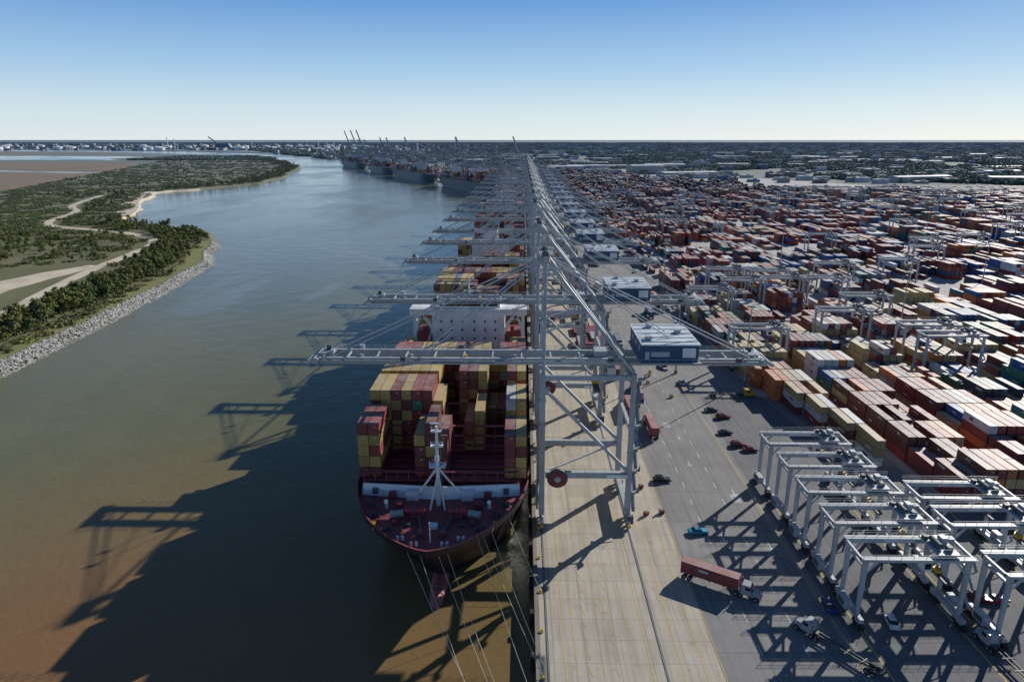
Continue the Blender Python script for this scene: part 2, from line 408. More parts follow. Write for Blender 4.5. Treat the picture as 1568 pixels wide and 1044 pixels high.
def scrub_mesh(rad,n,hr,base,mat,ls,nper,nm='shrubs'):
    V=[];F=[];C=[];cl=[]
    for i in range(n):
        a=random.uniform(0,6.28);R=rad*math.sqrt(random.random());r=random.uniform(*hr);cl.append(((math.cos(a)*R,math.sin(a)*R,r*.75),r))
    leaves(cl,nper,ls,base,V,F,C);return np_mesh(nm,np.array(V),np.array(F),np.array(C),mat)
poly=np.array([(p.x,p.y) for p in inset(shore,14)]+[(-44000,-300)])
def inpoly(x,y):
    a=poly;b_=np.roll(poly,-1,0);c=((a[:,1]>y)!=(b_[:,1]>y))
    with np.errstate(divide='ignore',invalid='ignore'): xi=(b_[:,0]-a[:,0])*(y-a[:,1])/(b_[:,1]-a[:,1])+a[:,0]
    return np.count_nonzero(c&(x<xi))%2==1
RD=np.array([(p.x,p.y) for p in road])
def dist(A,x,y): return np.sqrt(((A-(x,y))**2).sum(1)).min()
trees=[[] for _ in range(4)];scr=[[] for _ in range(2)]
for j in range(len(shore)-1):
    a=shore[j]
    if not(120<a.y<3200): continue
    L=(shore[j+1]-a).length;t=(shore[j+1]-a).normalized();n=Vector((-t.y,t.x))
    for i in range(int(L*(1.3 if a.y<700 else .4))):
        off=random.uniform(23,48) if a.y<600 else random.uniform(9,60)
        p=a+t*random.uniform(0,L)+n*off
        if dist(RD,p.x,p.y)<7: continue
        if 800<a.y<1240 and off<45: continue
        trees[random.randrange(4)].append((p.x,p.y,.2,random.uniform(.35,1.0)))
for i in range(20000):
    y=150+3000*random.random()**1.4;x=-230-random.random()*(y*.75+150)
    if not inpoly(x,y): continue
    if x<-950-(y-1300)*.35 and y>1150: continue
    if dist(RD,x,y)<11: continue
    if -375<x<-290 and 300<y<500: continue
    nz=noise.noise(Vector((x*.006,y*.006,3)))
    if nz>.05 and random.random()<.5: trees[random.randrange(4)].append((x,y,.2,random.uniform(.3,.75)))
    elif random.random()<(.35 if x>-440 and y<640 else .9): scr[random.randrange(2)].append((x,y,.2,random.uniform(.35,1.1)))
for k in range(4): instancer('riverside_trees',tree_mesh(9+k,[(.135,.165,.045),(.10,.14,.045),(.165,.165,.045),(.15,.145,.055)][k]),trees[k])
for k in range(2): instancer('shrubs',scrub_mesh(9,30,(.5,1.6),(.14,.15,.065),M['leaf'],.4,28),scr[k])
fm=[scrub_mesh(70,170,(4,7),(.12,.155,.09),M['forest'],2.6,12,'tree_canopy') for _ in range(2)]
FP=[[],[]]
def bankx(y): return 2.8 if y<1150 else (2.8-(y-1150)*math.tan(ang) if y<2850 else -760-(y-2850)*.55)
for i in range(28000):
    y=1250+13000*random.random()**1.6;x=random.uniform(-1,1)*(y*.85+200)
    bx=bankx(y)
    if x<bx+150:
        if y>3100 and inpoly(x,y) and noise.noise(Vector((x*.001,y*.001,0)))>.15 and not(-9000<x<-1700 and 3000<y<5000): pass
        elif y>5600 and x>-y*.9 and y>5400-.25*x: pass
        else: continue
    else:
        if y<1400 and (x<1300 or y<1320): continue
        if y<1480 and x<850: continue
        if y<2400 and x<250+ (2400-y)*.45: continue
        nz=noise.noise(Vector((x*.0022,y*.0032,5)))
        if y<3600 and nz<.0: continue
        if nz<-.22: continue
    FP[i%2].append((x,y,0,random.uniform(.5,1.1)*(1+max(0,y-6000)/9000)))
for k in range(2): instancer('distant_forest',fm[k],FP[k])

# ------------------------------------------------------------ crane
def crane_mesh(raised=False):
    b=MB();G=21.
    for x in(0,G):
        b.beam((x,-9.8,3.6),(x,9.8,3.6),1.3,1.5,'steel')
        for y in(-8.6,8.6):
            b.beam((x,y-3.4,2.1),(x,y+3.4,2.1),.9,.7,'steel')
            for k in(-1,1):
                b.beam((x,y+k*1.9-1.5,1.25),(x,y+k*1.9+1.5,1.25),.8,.6,'steel_d')
                for q in(-1,1): b.cyl((x-.25,y+k*1.9+q*.8,.55),(x+.25,y+k*1.9+q*.8,.55),.45,'steel_d',8)
        b.box((x,-12.6,1.5),(.8,.6,.8),'yellow')
        for y in(-9,9):
            b.beam((x,y,4.3),(x,y,41),1.35,1.2,'steel',1.1,1.1)
            for z in(8.5,20,27.5,34): b.box((x,y,z),(1.5,1.38,.22),'steel')
            if x: b.box((x+.7,y-1.5,2.2),(1.2,1.1,2.2),'steel_d')
        b.beam((x,-9,38.6),(x,9,38.6),1.1,1.8,'steel')
        b.beam((x,-9,26),(x,9,26),.8,1.1,'steel') if x else None
    for y in(-9,9):
        b.beam((.8,y,14),(G-.8,y,14),1.1,1.6,'steel')
        b.beam((.3,y,37),(G-.6,y,15.2),.75,.75,'steel')
        b.beam((.6,y,40),(G-.6,y,40),.9,1.2,'steel')
        b.beam((.8,y-.75,15.9),(G-.8,y-.75,15.9),.06,.06,'cable')
        for k in range(9): b.beam((1+k*2.3,y-.75,14.9),(1+k*2.3,y-.75,15.9),.05,.05,'cable')
    b.beam((.6,-8.4,14.3),(G-.6,8.4,14.3),.35,.35,'steel')
    x0,x1=(-54 if not raised else -2),52
    for y in(-3.3,3.3):
        b.beam((x0,y,42.2),(x1,y,42.2),.8,1.7,'steel')
        s_=-1 if y<0 else 1
        b.beam((x0,y+s_*1.0,42.6),(x1,y+s_*1.0,42.6),.8,.08,'cable')
        for zz in(43.2,43.7): b.beam((x0,y+s_*1.45,zz),(x1,y+s_*1.45,zz),.06,.06,'steel')
        xx=x0
        while xx<=x1:
            b.beam((xx,y+s_*1.45,42.6),(xx,y+s_*1.45,43.7),.07,.07,'steel')
            b.beam((xx,y+s_*.42,42.2),(xx,y+s_*.42,43.0),.16,.1,'cable')
            xx+=2.5
    xx=x0
    while xx<=x1:
        b.beam((xx,-3,42.6),(xx,3,42.6),.35,.45,'steel');xx+=7
    for k,xx in enumerate((-45,-33,-20,-8,8,16,38,46)):
        if raised and xx<0: continue
        b.box((xx,-4.9 if k%2 else 4.9,43.2),(1.2,.9,1.1),'steel_d' if k%3 else 'steel');b.box((xx+1.5,-2.3,43.2),(.8,.8,.7),'yellow' if k==2 else 'cable')
    for xe,sg in((x0,-1),(x1,1)):
        b.beam((xe,-4.6,42.3),(xe,4.6,42.3),1.2,1.5,'steel')
        b.box((xe-sg*2.2,0,43.5),(3,4.6,.3),'cable');b.box((xe-sg*2,1.2,44.2),(1.2,1.2,1.2),'steel_d');b.box((xe-sg*3.4,-1.2,44),(.8,1.6,.9),'steel')
        for y in(-4.5,4.5):
            b.beam((xe,y,43),(xe+sg*2.5,y*.8,41.4),.35,.8,'steel')
            b.beam((xe-sg*4,y,44.5),(xe,y,44.5),.07,.07,'steel')
            for q in(0,2,4): b.beam((xe-sg*q,y,43),(xe-sg*q,y,44.5),.07,.07,'steel')
        b.beam((xe+sg*2.5,-3.8,41.4),(xe+sg*2.5,3.8,41.4),.4,.6,'steel')
    ap=(.5,68)
    for y in(-1,1):
        b.beam((0,y*9,41),(ap[0],y*2.6,ap[1]),.9,.9,'steel',.7,.7)
        b.beam((G,y*8.4,41),(ap[0]+.5,y*2.6,ap[1]-.6),.6,.66,'steel')
        b.beam((G*.5,y*5.4,54.3),(.2,y*6.4,50.6),.35,.35,'steel')
        b.beam((ap[0],y*2.4,ap[1]),(x1-3,y*3.3,43.3),.26,.3,'steel')
        b.beam((ap[0],y*2.0,ap[1]+.4),(x1-15,y*3.3,43.3),.2,.22,'steel')
        if not raised:
            for xe in(-50,-28.5):
                b.beam((ap[0],y*2.2,ap[1]),(xe,y*3.3,43.3),.26,.32,'steel')
            b.beam((ap[0],y*1.4,ap[1]+.6),(-40,y*3.0,43.3),.1,.1,'cable')
            b.beam((ap[0],y*1.0,ap[1]+.6),(-12,y*3.0,43.3),.1,.1,'cable')
            m1=Vector((ap[0],y*2.2,ap[1])).lerp(Vector((-50,y*3.3,43.3)),.5)
            b.beam(m1,(-28.5,y*3.3,43.3),.13,.13,'cable')
            b.box((m1.x,m1.y,m1.z),(1.6,.5,.9),'steel')
        else:
            b.beam((-2,y*3.3,42.2),(-20,y*3.3,94),1.0,1.7,'steel')
            b.beam((ap[0],y*2.2,ap[1]),(-12,y*3.3,72),.28,.3,'steel')
    if raised:
        for k in range(7): b.beam((-2-18*k/6,-3,42+52*k/6),(-2-18*k/6,3,42+52*k/6),.45,.5,'steel')
    for z in(50,58.5):
        t=(z-41)/27;yy=9+(2.6-9)*t;b.beam((.2,-yy,z),(.2,yy,z),.5,.6,'steel')
    for z0,z1 in((43,50),(50,58.5),(58.5,67)):
        ya=9-6.4*(z0-41)/27;yb=9-6.4*(z1-41)/27
        b.beam((.2,-ya,z0),(.3,yb,z1),.22,.22,'steel');b.beam((.2,ya,z0),(.3,-yb,z1),.22,.22,'steel')
    b.beam((G+.2,-8.4,41.6),(1.2,-2.6,68.6),.5,.05,'cable')
    b.beam((ap[0],-3.6,ap[1]),(ap[0],3.6,ap[1]),1.2,1.2,'steel');b.box((ap[0],0,ap[1]+1),(3.4,6,.2),'cable')
    for y in(-3,3): b.cyl((ap[0]-.2,y-.3,ap[1]+1.2),(ap[0]-.2,y+.3,ap[1]+1.2),.8,'steel_d',10)
    for x in(-1.2,2.2):
        for y in(-3,0,3): b.beam((x,y,ap[1]+1),(x,y,ap[1]+2.1),.08,.08,'steel')
        b.beam((x,-3,ap[1]+2.1),(x,3,ap[1]+2.1),.08,.08,'steel')
    b.cyl((ap[0],0,ap[1]+1),(ap[0],0,ap[1]+5),.08,'steel',5)
    hx=29.2
    b.box((hx,1,43.5),(14,19,.4),'cable');b.box((hx,1,45.8),(13,17.6,4.2),'blue')
    b.box((hx,1,48.05),(13.6,18.4,.3),'roof')
    for i in range(5): b.box((hx,-6.2+i*3.7,48.26),(13,.22,.12),'cable')
    for p in((-4.5,-4),(3.5,2),(-2.5,7)): b.box((hx+p[0],p[1],48.7),(1.4,1.4,.8),'steel')
    b.box((hx+4.3,-7.84,46),(3,.1,2.4),'white');b.box((hx-2.3,-7.84,45.6),(4.2,.1,1.2),'steel');b.box((hx-5.3,-7.84,45.2),(1,.1,2),'steel')
    for i in range(3): b.box((hx-6.54,-4+i*5,46.2),(.1,1.8,1.2),'steel')
    y=-9.2
    b.beam((hx-7,y,44.7),(hx+7,y,44.7),.07,.07,'steel');b.beam((hx-7,y,43.9),(hx+7,y,43.9),.9,.08,'cable')
    for k in range(8): b.beam((hx-7+k*2,y,43.9),(hx-7+k*2,y,44.7),.06,.06,'steel')
    b.box((14,0,43.7),(3,4,1.4),'steel')
    tx=13.
    b.box((tx,0,41.2),(5,5.4,.8),'steel_d');b.box((tx+3.6,-1.5,38.9),(2.2,2.4,2.6),'white',taper=.9);b.box((tx+2.5,-1.5,38.8),(.2,1.8,1.6),'glass')
    b.box((tx,0,35.2),(1.4,12,.7),'steel_d');b.box((tx,0,36.2),(1.4,4,.9),'yellow')
    for a in(-1,1):
        for c in(-1,1): b.beam((tx+a*.6,c*2,36.5),(tx+a*1.6,c*2.3,41),.06,.06,'cable')
    xx=-50 if not raised else 4
    while xx<46:
        b.beam((xx,4.6,41.4),(xx+1.2,4.6,39.9),.1,.1,'black');b.beam((xx+1.2,4.6,39.9),(xx+2.4,4.6,41.4),.1,.1,'black');xx+=2.4
    z=4.5;s_=1
    while z<40:
        b.beam((G+1.2,-9-s_*1.6,z),(G+1.2,-9+s_*1.6,z+3),.8,.16,'cable')
        b.beam((G+1.6,-9-s_*1.6,z+1),(G+1.6,-9+s_*1.6,z+4),.06,.06,'steel')
        b.box((G+1.3,-9+s_*2.2,z+3),(1.5,1.3,.14),'steel');b.box((G+2.0,-9+s_*2.2,z+3.5),(.1,1.2,1.1),'steel_d')
        z+=3;s_*=-1
    b.beam((-1.1,-9,4),(-1.1,-9,41),.5,.06,'cable')
    b.cyl((3.7,-10.3,13.4),(3.7,-9.7,13.4),2.5,'steel_d',24);b.cyl((3.7,-10.5,13.4),(3.7,-10.3,13.4),2.1,'red',20);b.cyl((3.7,-10.7,13.4),(3.7,-10.5,13.4),.8,'steel',12)
    for k in range(8):
        t=k*math.pi/4;b.beam((3.7,-10.55,13.4),(3.7+2.3*math.cos(t),-10.55,13.4+2.3*math.sin(t)),.1,.1,'steel_d')
    b.box((G-3,-9.95,14),(5,.06,.9),'white')
    return b.mesh('ship_to_shore_crane')
cm=crane_mesh();cmr=crane_mesh(True);CS=(1,1,.95)
YC=[158,220,294,348,394,451,505,558,618,682,748,826,905,985,1060]
cranes=[]
for i,y in enumerate(YC): cranes.append(place(cm,'ship_to_shore_crane',None,(5,y,.1),0,CS))
for y in(1105,1140): place(cmr,'ship_to_shore_crane',None,(5,y,.1))
for s_,r in((110,0),(190,0),(300,1),(420,0),(520,0),(700,1),(900,1),(980,1),(1150,0),(1300,1),(1400,1),(1520,1)):
    p=bank0+bd*s_+Vector((bd.y,-bd.x))*4;q=1 if s_<1250 else 1.25;place(cmr if r else cm,'ship_to_shore_crane',None,(p.x,p.y,.1),ang,(q,q,q))
def text(s_,size,loc,mat,parent):
    c=bpy.data.curves.new('lettering','FONT');c.body=s_;c.size=size;c.extrude=.02
    o=bpy.data.objects.new('lettering',c);sc.collection.objects.link(o);o.parent=parent;o.location=loc;o.rotation_euler=(math.pi/2,0,0);c.materials.append(M[mat])
for o in cranes[:2]:
    text('SAVANNAH, GA. U.S.A.',1.45,(-26.5,-3.76,41.7),'blue',o);text('KONECRANES',1.5,(37,-3.76,41.7),'red',o)

# ------------------------------------------------------------ ships
Bm=19.6
def hull_mesh(L,hk='hullr'):
    b=MB();lv=[-5,-3,0,4,8,12,15,16.3];st=[0,.6,1.6,3,5,8,12,16,21,27,34,42,55,72,100,L-60,L-30,L-12,L]
    def pt(s_,z):
        q=min(1,max(0,(z+3)/18));s0=19*(1-q)**.8
        y=s0+s_*(34-s0)/34 if s_<34 else s_
        dw=Bm*max(0,1-(1-min(s_/32,1))**2)**.68
        ww=Bm*max(0,1-(1-min(s_/72,1))**2)**1.05
        w=ww+(dw-ww)*q**1.5
        if s_>L-60: w*=1-(1-q)*.55*((s_-(L-60))/60)**2
        return y,max(w,.02)
    for i in range(len(st)-1):
        for j in range(len(lv)-1):
            k='boot' if lv[j+1]<=-3 else hk
            P=[]
            for (s_,z) in((st[i],lv[j]),(st[i+1],lv[j]),(st[i+1],lv[j+1]),(st[i],lv[j+1])):
                y,w=pt(s_,z);P.append((w,y,z))
            b.poly(P,k);b.poly([(-x,y,z) for x,y,z in P][::-1],k)
            if lv[j]>=15:
                b.poly([(x*.985,y+.15,z) for x,y,z in P][::-1],'maroon');b.poly([(-x*.985,y+.15,z) for x,y,z in P],'maroon')
        y0,w0=pt(st[i],15);y1,w1=pt(st[i+1],15);b.poly([(-w0,y0,15),(w0,y0,15),(w1,y1,15),(-w1,y1,15)],'maroon')
    P=[]
    for z in lv: P.append((pt(L,z)[1],L,z))
    b.poly(P+[(-x,y,z) for x,y,z in P][::-1],hk)
    o=[]
    for k in range(9):
        t=k/8;y=8+14*t;r=1.8*math.sqrt(max(0,1-(1-min(1,t*2.2))**2));o.append((y,max(r,.05)))
    for (ya,ra),(yb,rb) in zip(o[:-1],o[1:]): b.cyl((0,ya,-2.6),(0,yb,-2.8),ra,'boot',14,rb)
    prev=None
    for s_ in(0,.6,1.6,3,5,8,12,16,21,27,34):
        y,w=pt(s_,16.3)
        if prev:
            for g_ in(-1,1): b.beam((g_*prev[1],prev[0],16.4),(g_*w,y,16.4),.35,.14,'maroon')
        prev=(y,w)
    yb=22.5
    for g_ in(-1,1):
        b.poly([(0,yb-1,15),(g_*17.6,yb+1.2,15),(g_*17.4,yb+2,17.4),(0,yb,17.6)][::g_],'white')
        b.poly([(0,yb-.7,15),(g_*17.6,yb+1.5,15),(g_*17.4,yb+2.3,17.4),(0,yb+.3,17.6)][::-g_],'white')
        for x in(3,8.5,13): b.beam((g_*x,yb+.3,15),(g_*x,yb+2.6,15.3),.3,2.6,'white')
        b.box((g_*14.5,yb+.75,16.2),(1.2,.5,1.3),'steel_d')
        b.box((g_*6,yb-.7,16),(2.6,1.4,2.2),'white');b.box((g_*10.5,yb-.3,15.8),(1.6,1,1.5),'maroon')
    for g_ in(-1,1):
        b.box((g_*4,15,15.5),(3.2,2.4,.8),'maroon');b.cyl((g_*2.6,15,16.4),(g_*6.6,15,16.4),1.0,'red',14);b.cyl((g_*4.3,15,16.4),(g_*4.6,15,16.4),1.35,'steel_d',14)
        b.cyl((g_*6.9,14.2,16.2),(g_*9.3,13.4,16.2),.75,'cable',12)
        b.beam((g_*3.4,13.5,15.6),(g_*2.2,8,15.3),.5,.5,'steel_d');b.cyl((g_*2.2,7.5,15),(g_*2.2,7.5,15.9),.8,'maroon',10)
        for (x,y) in((9.5,9.5),(6,5.5),(12.6,14.5),(3,3.6),(14.5,19)):
            for q in(-.5,.5): b.cyl((g_*x+q,y,15),(g_*x+q,y,16.1),.3,'white' if x<7 else 'steel_d',8)
            b.box((g_*x,y,15.1),(2,.8,.2),'steel_d')
        b.cyl((g_*11,18,15),(g_*11,18,16.6),.35,'white',8);b.cyl((g_*11,18,16.6),(g_*11,17.4,16.9),.45,'white',8)
        b.box((g_*8.5,18.5,15.6),(1.8,1.8,1.2),'maroon');b.box((g_*12.5,11.3,15.35),(.9,1.4,.7),'yellow')
        b.cyl((g_*8,11.5,15),(g_*8,11.5,15.9),.55,'maroon',8);b.box((g_*5.5,11,15.3),(1.2,.8,.5),'steel_d');b.cyl((g_*12,9.5,15),(g_*12,9.5,15.7),.3,'yellow',6)
    b.box((0,10.5,15.35),(1.6,1.6,.7),'white');b.cyl((0,5,15),(0,5,19.5),.14,'white',6);b.cyl((-2.5,6.5,15),(-2.5,6.5,17.2),.2,'steel_d',6)
    my=19.5
    b.cyl((0,my,15),(0,my,33.4),.5,'white',10,.3)
    for g_ in(-1,1):
        b.beam((g_*5.6,my+2.6,15),(g_*.3,my,23.5),.42,.42,'white');b.beam((g_*1.6,my-2.4,15),(g_*.3,my,21),.3,.3,'white')
    b.beam((-3.4,my+1.2,18.6),(3.4,my+1.2,18.6),.25,.25,'white')
    b.box((0,my,24.3),(3.4,1.8,.2),'white');b.box((0,my,29),(2.6,1.4,.2),'white');b.box((0,my-.2,32.4),(2.2,1.2,.2),'white')
    for z,w in((29,2.6),(32.4,2.2),(24.3,3.4)):
        for g_ in(-1,1): b.beam((g_*w/2,my,z),(g_*w/2,my,z+1),.1,.1,'white')
        b.beam((-w/2,my-.5,z+1),(w/2,my-.5,z+1),.08,.08,'white')
    b.box((0,my-.8,26.4),(.9,.6,1.2),'white');b.box((0,my,34),(2.6,.3,.35),'white');b.beam((.7,my+.3,15),(.7,my+.3,33),.35,.06,'steel_d')
    return b
def bridge(b,y,zt=36):
    b.box((0,y+6,15+(zt-15)/2),(24,12,zt-15),'white')
    b.box((0,y+4,zt+.6),(39,7,.35),'white');b.box((0,y+6.5,zt+1.6),(21,7,2.2),'white')
    b.box((0,y+.9,zt-.4),(39,.3,1.7),'white');b.box((0,y+3.9,zt-1.2),(39,6,.3),'white')
    b.box((0,y+2.96,zt+1.7),(19.5,.12,.8),'glass')
    for g_ in(-1,1):
        b.box((g_*18.2,y+4,zt-5),(1,3.4,9),'white')
        for k in range(6):
            t0=k/6*math.pi/2;t1=(k+1)/6*math.pi/2
            b.beam((g_*(12.3+5.4*(1-math.cos(t0))),y+2.4,zt-8+6.5*math.sin(t0)),(g_*(12.3+5.4*(1-math.cos(t1))),y+2.4,zt-8+6.5*math.sin(t1)),.8,1.,'white')
            b.beam((g_*(17.6-2.2*(1-math.cos(t0))),y+2.4,zt-8+6*math.sin(t0)),(g_*(17.6-2.2*(1-math.cos(t1))),y+2.4,zt-8+6*math.sin(t1)),.8,.8,'white')
        b.box((g_*15,y+6,22),(5,8,14),'maroon')
        b.box((g_*14.6,y+1.8,30),(1.2,1,1.5),'red')
    for r in range(7):
        for x in(-9,-5.5,-2,2,5.5,9): b.box((x,y-.03,zt-3.2-r*2.9),(.55,.12,.75),'glass')
    b.cyl((0,y+6,zt+2.6),(0,y+6,zt+11),.4,'white',8,.2);b.beam((-3,y+6,zt+8),(3,y+6,zt+8),.2,.2,'white');b.box((0,y+5.6,zt+6),(3.4,.4,.4),'white')
    for x in(-6,5): b.cyl((x,y+6,zt+2.6),(x,y+6,zt+4),.9,'white',10,.5)
def make_ship(bow,rz,L,seed,custom=None,w=None,near=False,tmin=3,hk='hullr'):
    random.seed(seed);par=empty('container_ship',(bow[0],bow[1],0),rz)
    b=hull_mesh(L,hk);bridge(b,107)
    fy=int(L*.78);b.box((0,fy+5,25),(20,9,22),'white');b.box((0,fy+5,39),(9,6,7),'white',taper=.85);b.box((0,fy+5,42.6),(8,5,.6),'steel_d')
    bays=[];s_=28
    while s_<L-22:
        if 93<s_<122: s_=122.5
        if fy-13<s_<fy+10: s_=fy+11.5
        bays.append(s_);s_+=14.6
    R=[]
    for bi,s_ in enumerate(bays):
        hw=15*2.54/2
        b.box((0,s_+6.1,15.9),(37.5 if bi else 34,12.4,1.7),'maroon')
        for k in range(4): b.box((0,s_+1.8+k*2.9,16.82),(36 if bi else 32,.3,.14),hk)
        yl=s_+13.3
        for x in range(16): b.beam((-18.9+x*2.52,yl,15),(-18.9+x*2.52,yl,24),.22,.5,'maroon')
        for z in(18.8,21.4,24): b.beam((-19,yl,z),(19,yl,z),.9,.18,'maroon')
        if custom and bi<len(custom): hs=custom[bi]
        else:
            base=random.randint(tmin,6);hs=[]
            blk=base
            for c in range(15):
                if random.random()<.3: blk=max(0,min(7,base+random.choice((-3,-1,0,0,1,1))))
                hs.append(blk)
        domi=[random.choices(range(12),SHIPW if w is None else w)[0] for _ in range(5)]
        for c in range(15):
            x=-hw+1.27+c*2.54
            if abs(x)>Bm-1 or hs[c]==0: continue
            for t in range(hs[c]):
                ci=domi[c//3] if random.random()<.45 else random.choices(range(12),SHIPW if w is None else w)[0]
                col=PAL[ci]*random.uniform(.75,1.2);z=16.95+1.3+t*2.62
                halves=((s_+3.05,6.0),(s_+9.2,6.0)) if random.random()<.3 else ((s_+6.1,12.15),)
                for yy,ln in halves:
                    if near: R+=detail(x,yy,z,2.42,ln,2.58,col)
                    else: R.append((x,yy,z,2.42,ln,2.58,*col))
    if near:
        for x in range(15): b.beam((-17.5+x*2.5,26.2,15),(-17.5+x*2.5,26.2,19.5),.2,.35,'maroon')
        for z in(17.4,19.5): b.beam((-18,26.2,z),(18,26.2,z),.8,.14,'maroon')
        for x in(-15,-9,-3,4,10,16): b.cyl((x,24.8,15),(x,24.8,16.3),.35,'white' if x%2 else 'yellow',8)
        for z in(15.3,15.7): b.beam((-17,25.3,z),(17,25.3,z),.18,.18,'steel_d')
    b.obj('hull_and_superstructure',par);boxes('deck_containers',R,M['scont'],par);return par
cust=[[5,5,0,0,0,4,5,4,0,0,0,0,0,4,4],[6,6,6,6,6,6,5,0,0,3,4,0,0,5,5],[6,6,6,6,6,6,0,0,6,6,6,2,2,6,6],[6,6,6,6,6,6,6,6,6,6,6,5,6,6,6],[5,4,4,4,4,4,4,3,3,4,4,4,4,5,5]]
make_ship((-17.8,112),0,342,3,cust,None,True,3)
make_ship((-17.8,500),0,320,5,w=PW,hk='hulln');make_ship((-17.8,850),0,285,8,w=PW)
for i,s_ in enumerate((40,420,800,1180)):
    p=bank0+bd*s_-Vector((bd.y,-bd.x))*22.5;make_ship((p.x,p.y),ang,(300,330,250,330)[i],20+i,w=PW,hk='hulln',tmin=1)
random.seed(99)
mb=MB()
def sag(p,q,s_,r=.045,n=8):
    p=Vector(p);q=Vector(q);pr=p
    for i in range(1,n+1):
        t=i/n;c=p.lerp(q,t);c.z-=s_*4*t*(1-t);mb.cyl(pr,c,r,'rope',5);pr=c
for x,y,y2,s_ in((-22,114,66,1.2),(-19,112,60,1.5),(-15.5,112,70,1.),(-14,113,72,1.4),(-8.5,118,86,.8),(-7.5,119,98,.6),(-6,121,101,.6),(-3,128,122,.3)): sag((x,y,15.3),(4.1,y2,.7),s_)
mb.obj('mooring_lines')

# ------------------------------------------------------------ container yard
random.seed(5)
near=[];far=[]
k=0
while 88+24*k<1450:
    x0=88+24*k;y={0:168,1:158,2:160,3:160}.get(k,150)
    sec_h=3;cnt=0;fill=.95;th=8
    brk=random.randint(12,18)
    while y<(1180 if x0<900 else 1100)+ (500 if x0<260 else 0):
        if (cnt>=brk or (y>300 and 100<y%330<124)):
            y+=random.choice((13,26,26,39)) if not 100<y%330<124 else 26;cnt=0;brk=random.randint(7,18)
            sec_h=random.choice((1,2,2,3,3,4,4));fill=random.uniform(.6,1);th=random.choices(range(12),PW)[0]
            continue
        cnt+=1
        if x0>y*.95+70 : y+=12.75;continue
        slot=random.choices(range(12),PW)[0] if random.random()<.7 else th
        hh=sec_h+random.choice((-1,0,0,0,1))
        if k==0 and y<245: hh=3
        for c in range(6):
            if k==0 and y<232-c*12.75: continue
            if random.random()>(fill if not(k<2 and y<245) else 1): continue
            h=max(1,min(5,hh+random.choice((-1,0,0,0))));x=x0+1.5+c*2.75
            for t in range(h):
                ci=slot if random.random()<.55 else random.choices(range(12),PW)[0]
                if k==0 and y<245: ci=random.choice((8,8,8,7,0,2)) if t<h-1 else random.choice((8,8,7,8,1))
                if k==1 and y<230: ci=random.choice((8,2,0,0,10,3))
                if k==0 and 228<y<245 and c<3: ci=3
                col=PAL[ci]*random.uniform(.75,1.25)
                if ci==8: col=col*.85+.10
                hv=((y+3.05,6.0),(y+9.2,6.0)) if random.random()<.12 else ((y+6.1,12.15),)
                for yy,ln in hv:
                    if y<330 and x0<290: near+=detail(x+random.uniform(-.08,.08),yy,1.36+t*2.72,2.44,ln,2.66,col)
                    else: far.append((x+random.uniform(-.1,.1),yy,1.36+t*2.72,2.44,ln,2.66,*col))
        y+=12.75
    k+=1
for i in range(5200):
    y=random.uniform(1180,2300);x=bankx(y)+random.uniform(75,520)
    x=round(x/26)*26+random.randrange(5)*2.9;y=round(y/12.9)*12.9
    h=random.randint(1,4);col=PAL[random.choices(range(12),PW)[0]]*random.uniform(.7,1.2)
    far.append((x,y,h*1.36,2.44,12.15,h*2.7,*col))
boxes('container_stack',near,M['cont']);boxes('container_stack',far,M['cont'])
tr=[]
for row in range(9):
    y=1195+row*19
    x=430.
    while x<1450:
        if random.random()<.7 and noise.noise(Vector((x*.008,y*.02,1)))>-.25:
            c=random.choice(((.6,.6,.6),(.5,.52,.55),(.25,.05,.04),(.05,.1,.25),(.35,.12,.05)))
            tr.append((x,y,2.7,2.44,12.1,2.6,*c));tr.append((x,y,1.2,1.0,12.4,.3,.05,.05,.05));tr.append((x,y+4.2,.55,2.4,2.2,1.0,.03,.03,.03))
        x+=3.9
boxes('parked_trailers',tr,M['cont'])

